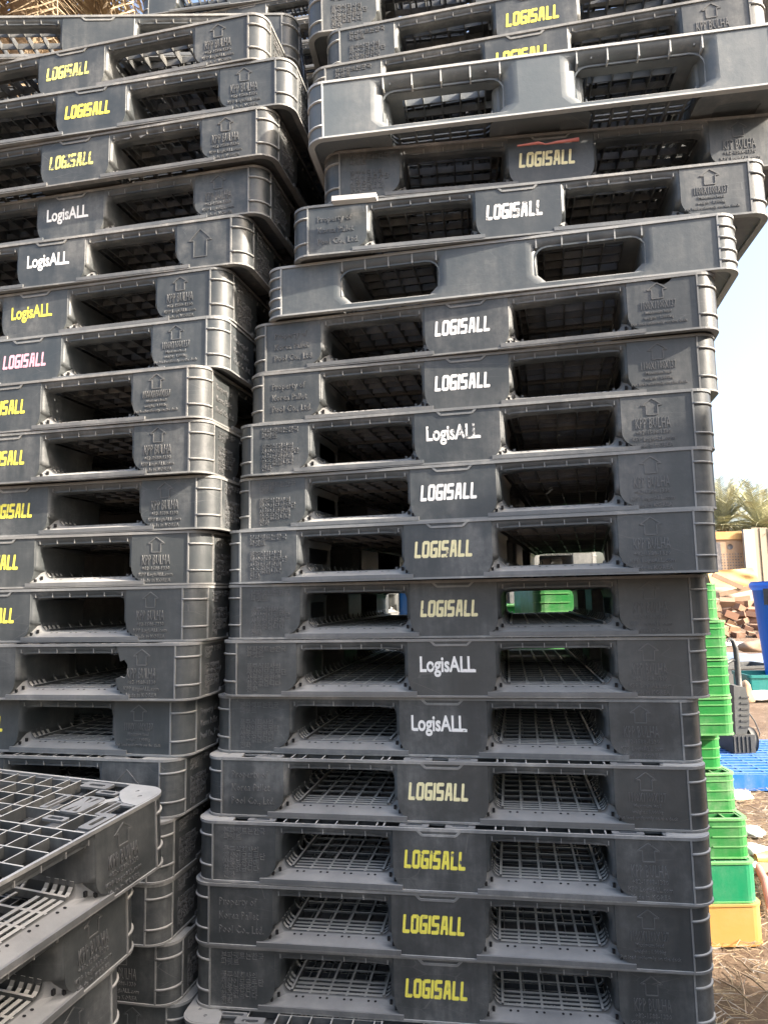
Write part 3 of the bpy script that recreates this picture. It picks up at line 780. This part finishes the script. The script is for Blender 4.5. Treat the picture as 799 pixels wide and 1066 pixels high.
def ray(px, py):
    """direction of the sight line through a point of the 799 x 1066 photograph"""
    x, y = px - 399.5, 533 - py; c, sn = math.cos(ROLL), math.sin(ROLL); x, y = x * c + y * sn, -x * sn + y * c
    x /= 737.3; y /= 737.3; c, sn = math.cos(PITCH), math.sin(PITCH)
    return Vector((x, c - y * sn, sn + y * c))
def at_y(px, py, Y): d = ray(px, py); return Vector((0, 0, CZ)) + d * (Y / d.y)
def on_ground(px, py, z=0.0): d = ray(px, py); return Vector((0, 0, CZ)) + d * ((z - CZ) / d.z)
xr = [790, 784, 777, 763, 749, 762, 757, 754, 745]
yr = [960, 918, 876, 832, 796, 753, 709, 664, 624]
yo = [0.0, 0.01, .04, .10, .16, .07, .06, .06, .07]
lab = ['yellow pallet at the foot of the green stack', 'bluish green smooth pallet resting on the yellow one', 'green ribbed pallet resting on the bluish green one',
 'green pallet with open deck corner, second above the bluish green one', 'narrow looking green pallet set back in the green stack', 'green pallet with rounded corner jutting out over the set back one',
 'green pallet one above the jutting rounded one', 'green pallet beside the curved black handle', 'highest green pallet visible beside the black stack']
for k in range(9):
    yf = 2.743 + yo[k]; X = at_y(xr[k], yr[k], yf + .04).x
    put_crate(X - gw / 2, yf + gd / 2, 0.004 + k * 0.1465, -0.02 * (k % 3), (YP, TP, GP)[min(k, 2)], lab[k], 'green and yellow pallets behind the right stack')
# green stack seen through the right stack's openings
for k in range(8):
    put_crate(1.11 - gw / 2 + .01 * (k % 2), 3.55 + gd / 2, 0.004 + k * 0.1555, -0.35, GP, 'green pallet glimpsed through the black stack openings, %s of its pile' % ['lowest', 'second', 'third', 'fourth', 'fifth', 'sixth', 'seventh', 'top'][k], 'green pallets glimpsed through the openings')

# ------------------------------------------------------------------ neighbouring stacks of black pallets, and unseen ones added to cast shade
def plain_stack(x, y, rot, n, what, group, jitter=.02, seed=1):
    rnd = random.Random(seed)
    words = ['lowest', 'second', 'third', 'fourth', 'fifth', 'sixth', 'seventh', 'eighth', 'ninth', 'tenth', 'eleventh', 'twelfth', 'thirteenth', 'fourteenth', 'fifteenth', 'sixteenth', 'seventeenth', 'eighteenth', 'nineteenth', 'twentieth', 'twenty first', 'twenty second', 'twenty third', 'twenty fourth', 'twenty fifth', 'twenty sixth', 'twenty seventh', 'twenty eighth', 'twenty ninth', 'thirtieth', 'thirty first', 'thirty second', 'thirty third']
    for k in range(n):
        pallet(x + rnd.uniform(-jitter, jitter), y + rnd.uniform(-jitter, jitter), .006 + k * PIT, rot + rnd.uniform(-.04, .04), 'black pallet, %s from the ground, %s' % (words[k], what) if k else 'black pallet on the ground under the %s' % what, group, lite=True)
plain_stack(-0.55, 3.75, -.15, 33, 'dark stack behind the gap', 'black pallets behind the gap between the stacks', seed=4)
plain_stack(0.95, 5.7, .1, 13, 'low stack behind the glimpsed green pallets', 'black pallets behind the glimpsed green ones', seed=6)
plain_stack(2.92, 0.85, .10, 21, 'near stack added for shade right of camera', 'black pallets added for shade right of the camera', seed=9)  # out-of-view blockers, added to keep sun off the lower rows
plain_stack(2.85, -0.30, .05, 25, 'middle stack added for shade right of camera', 'black pallets added for shade right of the camera', seed=11)
plain_stack(2.85, -1.6, .0, 26, 'last stack added for shade right of camera', 'black pallets added for shade right of the camera', seed=12)

# ------------------------------------------------------------------ small scraps on the right stack
mb = MB(); p0 = at_y(538, 152, 1.555); p1 = at_y(560, 150, 1.55); p2 = at_y(578, 147, 1.545); p3 = at_y(602, 145, 1.54)
p1.z += .003; p2.z -= .003
mb.tube([p0, p1, p1.lerp(p2, .4) + Vector((0, 0, -.004)), p2, p3], [.002, .0035, .0015, .003, .0045], 6)
tag(link('plastic_scrap', mb.mesh('scrap', [M['red']])), 'thin red plastic scrap lying on the top edge of the cream lettered pallet', 'scrap')
mb = MB(); a = at_y(346, 209, 1.60); b = at_y(392, 205, 1.58); mb.bar(a, b, .02, .012, mi=0)
tag(link('foam_strip', mb.mesh('strip', [M['white']])), 'white strip wedged over the half worn white lettered pallet', 'strip')

# ------------------------------------------------------------------ blue pallet on the ground with the machine on it
def slat_pallet(cx, cy, rot, z, mat, label):
    e = link('plastic_pallet', None, None, (cx, cy, z), (0, 0, rot)); tag(e, label, 'pallet')
    f = MB(); f.ring(rrect(.6, .55, .05, 5), rrect(.585, .535, .035, 5), 0.0, .10); link('side_wall', f.mesh('side_wall', [mat]), e)
    one = MB(); one.box(-.585, .585, -.018, .018, .084, .101); om = one.mesh('slat', [mat])
    for k in range(14): link('slat', om, e, (0, -.5 + k * .077, 0))
    g = MB()
    for k in range(9): g.box(-.55 + k * .1375 - .006, -.55 + k * .1375 + .006, -.53, .53, .06, .0995)
    link('cross_rib', g.mesh('cross_ribs', [mat]), e); return e
bp = on_ground(765, 826.5)
slat_pallet(bp.x + .42, bp.y + .58, -.05, .005, M['blue'], 'bright blue slatted pallet lying flat on the soil under the machine')
mt = on_ground(765, 781, .108); my = mt.y
mroot = link('garden_machine', None, None, (mt.x, my, .108)); tag(mroot, 'dusty dark upright machine with curved handle and small wheel on the blue pallet', 'machine')
def mp(px, py, dy=0): return at_y(px, py, my + dy) - Vector((mt.x, my, .108))
mb = MB(); mb.tube([mp(756.5, 668), mp(759, 665.5), mp(762, 667), mp(765, 675), mp(766.5, 688), mp(767.5, 702), mp(769, 716)], [.012, .016, .018, .02, .022, .024, .022], 8); link('handle', mb.mesh('handle', [M['machine']]), mroot)
mb = MB(); mb.tube([mp(756, 690), mp(762, 687), mp(767, 688)], .014, 8); link('grip_bar', mb.mesh('grip', [M['machine']]), mroot)
mb = MB()
prof = [mp(757, 712), mp(769, 714), mp(773, 730), mp(773, 752), mp(770, 762), mp(759, 762)]
n = len(prof); vs = [p + Vector((0, -.09, 0)) for p in prof] + [p + Vector((0, .09, 0)) for p in prof]
mb.add(vs, [tuple(range(n)), tuple(range(n, 2 * n))[::-1]] + [(i, i + n, (i + 1) % n + n, (i + 1) % n) for i in range(n)]); o = link('body', mb.mesh('body', [M['steel']], True), mroot)
mb = MB()
for k in range(6):
    z = mp(768, 724 + 6 * k); mb.box(z.x - .03, z.x + .03, -.098, -.086, z.z - .006, z.z + .006)
link('vent_rib', mb.mesh('vent_ribs', [M['machine']]), mroot)
mb = MB(); a, b = mp(756, 783), mp(777, 762); mb.box(a.x, b.x, -.11, .12, 0.002, b.z)
for k in range(5): mb.box(a.x + .03 * k + .004, a.x + .03 * k + .014, -.118, -.108, .01, b.z - .01)
link('motor_housing', mb.mesh('motor_housing', [M['machine']]), mroot)
wc = mp(779.5, 770, -.02)
mb = MB(); rr_ = .088
mb.tube([(wc.x - .02, wc.y, wc.z), (wc.x + .025, wc.y, wc.z)], rr_, 20); wh = link('wheel', mb.mesh('wheel', [M['machine']]), mroot)
mb = MB(); mb.tube([(wc.x + .0255, wc.y, wc.z), (wc.x + .032, wc.y, wc.z)], rr_ * .62, 16); link('rim', mb.mesh('rim', [M['red']]), wh)
mb = MB(); mb.tube([mp(772, 737), mp(778, 741), mp(785, 751), mp(790, 763), mp(789, 772), mp(784, 777)], .005, 6); link('power_cable', mb.mesh('cable', [M['machine']]), mroot)

# ------------------------------------------------------------------ clutter farther back
def lump(name, c, sx, sy, sz, mat, label, cat, seed=0, sub=3, group=None):
    bm = bmesh.new(); bmesh.ops.create_icosphere(bm, subdivisions=sub, radius=1)
    from mathutils import noise as mn
    for v in bm.verts:
        d = 1 + .35 * mn.noise(v.co * 1.6 + Vector((seed * 3.1, 0, 0))) + .12 * mn.noise(v.co * 5 + Vector((0, seed, 0)))
        v.co = Vector((v.co.x * sx * d, v.co.y * sy * d, max(-.35 * sz, v.co.z * sz * d)))
    me = bpy.data.meshes.new(name); bm.to_mesh(me); bm.free(); me.materials.append(mat)
    for p in me.polygons: p.use_smooth = True
    return tag(link(name, me, None, c), label, cat, group)
g = on_ground(768, 834); lump('plastic_bag', (g.x + .0, g.y, .03), .09, .05, .035, M['white'], 'crumpled white plastic bag on the soil in front of the blue pallet', 'bag', 2)
g = on_ground(785, 890); lump('plastic_bag', (g.x, g.y, .02), .07, .06, .03, M['white'], 'small white bag on the soil beside the green stack', 'bag', 5)
g = on_ground(781, 868); lump('foam_piece', (g.x, g.y, .015), .06, .09, .02, M['white'], 'flat pale scrap lying near the green stack', 'scrap', 8)
mb = MB(); a, b, c_ = on_ground(788, 903, .03), on_ground(796, 918, .03), on_ground(803, 948, .03)
mb.tube([a, b, c_], .018, 10); tag(link('pipe', mb.mesh('pipe', [M['red']])), 'faded red pipe lying on the soil at the right edge', 'pipe')
mb = MB(); mb.tube([on_ground(781, 905, .03), on_ground(787, 901, .03), a], .02, 10); tag(link('pipe_joint', mb.mesh('pipe_joint', [M['white']])), 'white pipe elbow at the end of the red pipe', 'pipe joint')
mb = MB(); q = [on_ground(779, 905), on_ground(800, 896), on_ground(805, 912), on_ground(783, 917)]
mb.add([(p.x, p.y, .022) for p in q] + [(p.x, p.y, .028) for p in q], [(3, 2, 1, 0), (4, 5, 6, 7), (0, 1, 5, 4), (1, 2, 6, 5), (2, 3, 7, 6), (3, 0, 4, 7)])
tag(link('cardboard_sheet', mb.mesh('cardboard', [M['wood']], True)), 'brown cardboard sheet lying under the red pipe', 'cardboard')
mb = MB(); q = on_ground(797, 893, .04); mb.tube([q + Vector((-.05, 0, 0)), q, q + Vector((.09, .02, .01))], [.02, .03, .028], 8)
tag(link('rag', mb.mesh('rag', [M['yellow']])), 'small yellow rag at the right edge beyond the red pipe', 'rag')
rnd = random.Random(12)
for k in range(7):
    g = on_ground(rnd.uniform(748, 800), rnd.choice((rnd.uniform(1000, 1062), rnd.uniform(830, 860)))); 
    mb = MB(); a_ = rnd.uniform(0, 3.1); L = rnd.uniform(.04, .13); d = Vector((math.cos(a_), math.sin(a_), rnd.uniform(-.1, .15))) * L
    mb.tube([g + Vector((0, 0, .02)) - d, g + Vector((.006, .004, .026)), g + Vector((0, 0, .02)) + d], [.002, .003, .002], 5)
    o = tag(link('twig', mb.mesh('twig', [M['wood']])), 'dry twig lying on the soil to the right of the stacks', 'twig', 'dry twigs on the soil')

# teal crate, blue sheet and lumps
def open_crate(c, wx, wy, h, mat, label, rot=0):
    e = link('crate', None, None, c, (0, 0, rot)); tag(e, label, 'crate')
    mb = MB(); mb.ring(rrect(wx, wy, .03, 3), rrect(wx - .015, wy - .015, .02, 3), 0, h); mb.plate(rrect(wx - .01, wy - .01, .02, 3), [], .003, .012); link('side_wall', mb.mesh('crate_wall', [mat]), e)
    mb = MB(); mb.ring(rrect(wx + .015, wy + .015, .04, 3), rrect(wx - .004, wy - .004, .02, 3), h - .03, h + .004); link('rim', mb.mesh('rim', [mat]), e)
    return e
g = on_ground(782, 727); open_crate((g.x + .42, g.y + .2, 0.01), .42, .26, .26, M['teal_crate'], 'teal plastic crate on the ground at the right edge', -.1)
g = on_ground(776, 716); open_crate((g.x + .1, g.y + .55, 0.01), .5, .3, .24, M['steel'], 'grey blue crate behind the teal one', .15)
g = on_ground(783, 707); lump('tarp', (g.x + .3, g.y + .6, .12), .95, .4, .22, M['bluetarp'], 'blue grey crumpled tarp behind the crates', 'tarp', 3)
g = on_ground(776, 737); lump('sack', (g.x, g.y, .12), .09, .08, .17, M['wood'], 'tan sack standing behind the machine', 'sack', 4)
g = on_ground(793, 730); lump('plastic_bag', (g.x, g.y, .05), .22, .12, .07, M['white'], 'white sheet crumpled in front of the teal crate', 'sheet', 6)
g = on_ground(788, 682); lump('log', (g.x, g.y, .12), .34, .2, .16, M['wood'], 'brown stump on the bare ground left of the blue bin', 'stump', 7)
g = on_ground(757, 672); lump('plastic_bag', (g.x, g.y, .03), .5, .3, .06, M['white'], 'white sheet spread on the ground before the wood pile', 'sheet', 9)
# pile of split wood
g = on_ground(766, 664)
nb = 0
bmm = MB(); bmm.box(-.17, .17, -.11, .11, -.09, .09)
bmv = bmm.mesh('split_wood', [M['brick']])
for row in range(6):
    for k in range(15 - 2 * row):
        for dpt in range(1):
            x = g.x + (k - (15 - 2 * row) / 2 + .5) * .31 + rnd.uniform(-.08, .08); z = .09 + row * .165 + rnd.uniform(-.03, .03)
            o = link('wood_block', bmv, None, (x + .35, g.y + dpt * .3 + row * .12 + rnd.uniform(-.08, .08), z), (rnd.uniform(-.5, .5), rnd.uniform(-.5, .5), rnd.uniform(-.7, .7)))
            s_ = rnd.uniform(.7, 1.15); o.scale = (s_, s_, s_ * rnd.uniform(.7, 1)); q = rnd.uniform(.6, 1.4); o.color = (q, q * rnd.uniform(.9, 1.1), q, 1)
            tag(o, 'rough brown wood block in the pile left of the blue bin', 'wood block', 'wood blocks in the pile'); nb += 1
# blue drum glimpsed through the left openings
d = at_y(424, 640, 4.2); e = link('drum', None, None, (d.x + .12, 4.3, 0)); tag(e, 'blue drum glimpsed through the left openings of the right stack', 'drum')
mb = MB(); mb.tube([(0, 0, 0), (0, 0, 1.36)], .27, 24); link('body', mb.mesh('drum_body', [M['blue']]), e)
for z in (.45, .9):
    mb = MB(); mb.tube([(0, 0, z), (0, 0, z + .03)], .282, 24); link('hoop', mb.mesh('hoop', [M['blue']]), e)
# blue bin
g = at_y(783, 608, 9.0)
br = link('waste_bin', None, None, (g.x + .36, 9.0, .0), (0, 0, .3)); tag(br, 'tapered blue waste bin with black handle clamp at the right edge', 'bin')
mb = MB(); zt = g.z; mb.tube([(0, 0, 0), (0, 0, .02), (0, 0, zt)], [.24, .245, .345], 28); link('body', mb.mesh('bin_body', [M['blue_bin']]), br)
mb = MB(); mb.tube([(0, 0, zt - .08), (0, 0, zt - .03), (0, 0, zt), (0, 0, zt + .03)], [.345, .372, .372, .345], 28); link('rim', mb.mesh('bin_rim', [M['blue_bin']]), br)
mb = MB(); 
for a_ in (R(200), R(250)):
    mb.obox((.365 * math.cos(a_), .365 * math.sin(a_), zt - .16), (.05 * -math.sin(a_), .05 * math.cos(a_), 0), (.03 * math.cos(a_), .03 * math.sin(a_), 0), (0, 0, .1))
mb.tube([(.37 * math.cos(R(a_)), .37 * math.sin(R(a_)), zt - .1) for a_ in range(195, 262, 10)], .02, 6)
link('handle', mb.mesh('bin_handle', [M['machine']]), br)
mb = MB()
for r_ in range(3):
    for k in range(7 - r_):
        a_ = R(208 + k * 7 + r_ * 3); z = zt - .42 - r_ * .09 + k * .012; rad_ = .345 - (.1 * (zt - z) / zt) + .004
        mb.obox((rad_ * math.cos(a_), rad_ * math.sin(a_), z), (.014 * -math.sin(a_), .014 * math.cos(a_), 0), (.002 * math.cos(a_), .002 * math.sin(a_), 0), (.004, 0, .02 + .01 * (k % 2)))
link('lettering', mb.mesh('bin_lettering', [M['white']]), br)

# draped tan tarp, stencilled board, post and panel fence
YB = 24.0
def sheet_px(name, x0, x1, y0, y1, Y, mat, label, cat, amp=.15, thick=.04):
    n = 18; mb = MB(); vs = []
    from mathutils import noise as mn
    a = at_y(x0, y1, Y); b = at_y(x1, y0, Y)
    for j in range(n + 1):
        for i in range(n + 1):
            u, v = i / n, j / n
            x = a.x + (b.x - a.x) * u; z = a.z + (b.z - a.z) * v
            y = Y + (1 - v) * -.5 + amp * mn.noise(Vector((x * 1.6, z * 4 + x * .8, 1)))
            z += amp * .5 * mn.noise(Vector((x * 1.2, v * 2, 5)))
            vs.append((x, y, z))
    m_ = (n + 1) ** 2
    vs += [(x, y + thick, z) for x, y, z in vs]
    fs = [(j * (n + 1) + i, j * (n + 1) + i + 1, (j + 1) * (n + 1) + i + 1, (j + 1) * (n + 1) + i) for j in range(n) for i in range(n)]
    fs += [tuple(q + m_ for q in reversed(f)) for f in fs]
    mb.add(vs, fs, 0, True)
    return tag(link(name, mb.mesh(name, [mat])), label, cat)
sheet_px('tarp', 735, 783, 592, 616, YB - .5, M['tarp'], 'orange tan tarp hanging under the stencilled board', 'tarp', .18)
sheet_px('tarp', 730, 785, 611, 648, YB - 1.2, M['cloth'], 'pale pinkish cloth sheet spread behind the wood pile', 'sheet', .3)
for k_, (x0, y0, x1, y1) in enumerate(((741, 598, 772, 612), (748, 619, 784, 611), (745, 627, 780, 622), (742, 634, 770, 630))):
    mb = MB(); mb.bar(at_y(x0, y0, YB - 1.6), at_y(x1, y1, YB - 1.7), .06, .14); tag(link('plank', mb.mesh('plank', [M['wood']])), ['plank slanting down across the orange tarp', 'upper plank lying across the pale sheet', 'middle plank lying across the pale sheet', 'lowest plank right above the wood pile'][k_], 'plank', 'planks behind the wood pile')
e = link('notice_board', None, None, at_y(761, 596, YB)); tag(e, 'weathered board with dark stencilled print above the tan tarp', 'board')
o0 = e.location
def L_(px, py): return at_y(px, py, YB) - o0
a, b = L_(744, 596), L_(779, 560); mb = MB(); mb.box(a.x, b.x, -.02, .02, a.z, b.z); link('panel', mb.mesh('panel', [M['wood']]), e)
a, b = L_(738, 562), L_(783, 553); mb = MB(); mb.box(a.x, b.x, -.08, .05, a.z, b.z); link('top_beam', mb.mesh('top_beam', [M['tarp']]), e)
mb = MB(); a, b = L_(746, 594), L_(776, 564)
for r_ in range(6):
    for k in range(9 - (r_ % 3)):
        x = a.x + (b.x - a.x) * (.14 + .09 * k); z = b.z + (a.z - b.z) * (.42 + .1 * r_); mb.box(x, x + .045, -.026, -.021, z - .025, z + .012)
mb.box(a.x, a.x + .16, -.026, -.021, a.z, b.z)
mb.tube([(a.x + .48, -.0262, b.z - .16), (a.x + .48, -.0212, b.z - .16)], .1, 10)
link('stencil_print', mb.mesh('stencil', [M['stencil']]), e)
mb = MB(); a, b = at_y(779, 640, YB - .2), at_y(783.5, 551, YB - .2); mb.box(a.x, b.x, YB - .26, YB - .16, 0, b.z); tag(link('post', mb.mesh('post', [M['post']])), 'white post between the stencilled board and the panel fence', 'post')
e = link('panel_fence', None, None, (at_y(785, 600, YB + .3).x, YB + .3, 0)); tag(e, 'beige fence of upright ribbed panels behind the blue bin', 'fence')
zt = at_y(790, 549, YB + .3).z
mb = MB(); mb.box(0, .27, 0, .05, 0, zt); mb.box(0.0, .045, -.03, 0.001, 0, zt - .01); pm = mb.mesh('fence_panel', [M['panel']])
for k in range(26):
    o = link('panel', pm, e, (k * .28, 0, rnd.uniform(-.04, 0))); q = rnd.uniform(.8, 1.1); o.color = (q, q, q, 1)
e = link('panel_fence', None, None, (-22, YB + 3.2, 0)); tag(e, 'long weathered board fence far behind the stacks', 'fence')
mb = MB(); mb.box(0, .9, 0, .05, 0, 1.9); pm = mb.mesh('fence_board', [M['wood']])
for k in range(36): link('panel', pm, e, (k * .92, 0, 0))

# ------------------------------------------------------------------ palms
frond_m = [plastic('dry_frond', (0.30, 0.235, 0.15), (0.36, 0.3, 0.22), .3, .3, .8, tint=False), plastic('hazed_green_frond', (0.36, 0.35, 0.20), (0.45, 0.42, 0.3), .4, .4, .7, tint=False), plastic('palm_bark', (0.22, 0.16, 0.10), (0.4, 0.33, 0.25), .3, .5, .9, tint=False)]  # green fronds lightened so their colour stands in for distant haze
def palm(x, y, hgt, L, nf, dry, label, seed, droop=(.2, 1.0)):
    rnd = random.Random(seed); e = link('palm_tree', None, None, (x, y, 0)); tag(e, label, 'palm', 'palm trees around the yard')
    mb = MB(); mb.tube([(0, 0, 0), (.05, 0, hgt * .5), (0, 0, hgt)], [.26, .2, .2], 12)
    for k in range(int(hgt * 14)):
        a = k * 2.4; z = k / 14; mb.obox((.22 * math.cos(a), .22 * math.sin(a), z), (.05 * -math.sin(a), .05 * math.cos(a), 0), (.04 * math.cos(a), .04 * math.sin(a), .03), (0, 0, .05))
    link('trunk', mb.mesh('trunk', [frond_m[2]]), e)
    mb = MB()
    for k in range(nf):
        a = k * 2.399 + rnd.uniform(-.2, .2); el = rnd.uniform(-1.2, 1.3) if dry else rnd.uniform(-.4, 1.35); mi = 0 if (dry and rnd.random() < .9) or el < -.5 else 1
        d = Vector((math.cos(a) * math.cos(el), math.sin(a) * math.cos(el), math.sin(el))); p = Vector((0, 0, hgt)); pts = [p.copy()]
        g_ = rnd.uniform(*droop) * .14
        for q in range(9): p = p + d * L / 9; d = (d + Vector((0, 0, -g_))).normalized(); pts.append(p.copy())
        mb.tube(pts, [.022 * (1 - q / 11) for q in range(10)], 5, mi)
        for q in range(1, 10):
            for t in (0, .33, .66):
                if q == 9 and t: break
                c = pts[q] if q == 9 else pts[q].lerp(pts[min(q + 1, 9)], t); dd = (pts[q] - pts[q - 1]).normalized(); sd = dd.cross(Vector((0, 0, 1)))
                if sd.length < .1: sd = Vector((1, 0, 0))
                sd.normalize(); up = sd.cross(dd); ll = L * .2 * (1 - abs(q / 9 - .45)) * rnd.uniform(.8, 1.15)
                for sg in (-1, 1):
                    tip = c + (sd * sg * .75 + dd * .75 + up * rnd.uniform(-.1, .35)) * ll + Vector((0, 0, -ll * .15)); wv = dd * .014 + up * .006
                    mb.add([c - wv, c + wv, (c + tip) / 2 + wv * .9, tip, (c + tip) / 2 - wv * .9], [(0, 1, 2, 3, 4)], mi)
    link('crown', mb.mesh('crown', frond_m), e)
pl = at_y(35, 0, 6.0)
palm(pl.x, 6.0, pl.z + 1.2, 2.2, 110, True, 'date palm with a skirt of dry tan fronds above the left stack', 3, (.8, 2.2))
for i_, (px, top, Yp, sd) in enumerate(((700, 548, 30, 11), (752, 545, 27, 12), (792, 548, 26, 13), (835, 540, 31, 15))):
    c_ = at_y(px, top, Yp)
    palm(c_.x, Yp, c_.z - .1, 1.9, 95, False, ['far palm mostly hidden behind the right stack', 'pale green palm crown above the stencilled board', 'pale palm crown above the beige panel fence', 'palm just beyond the right edge behind the fence'][i_], sd)
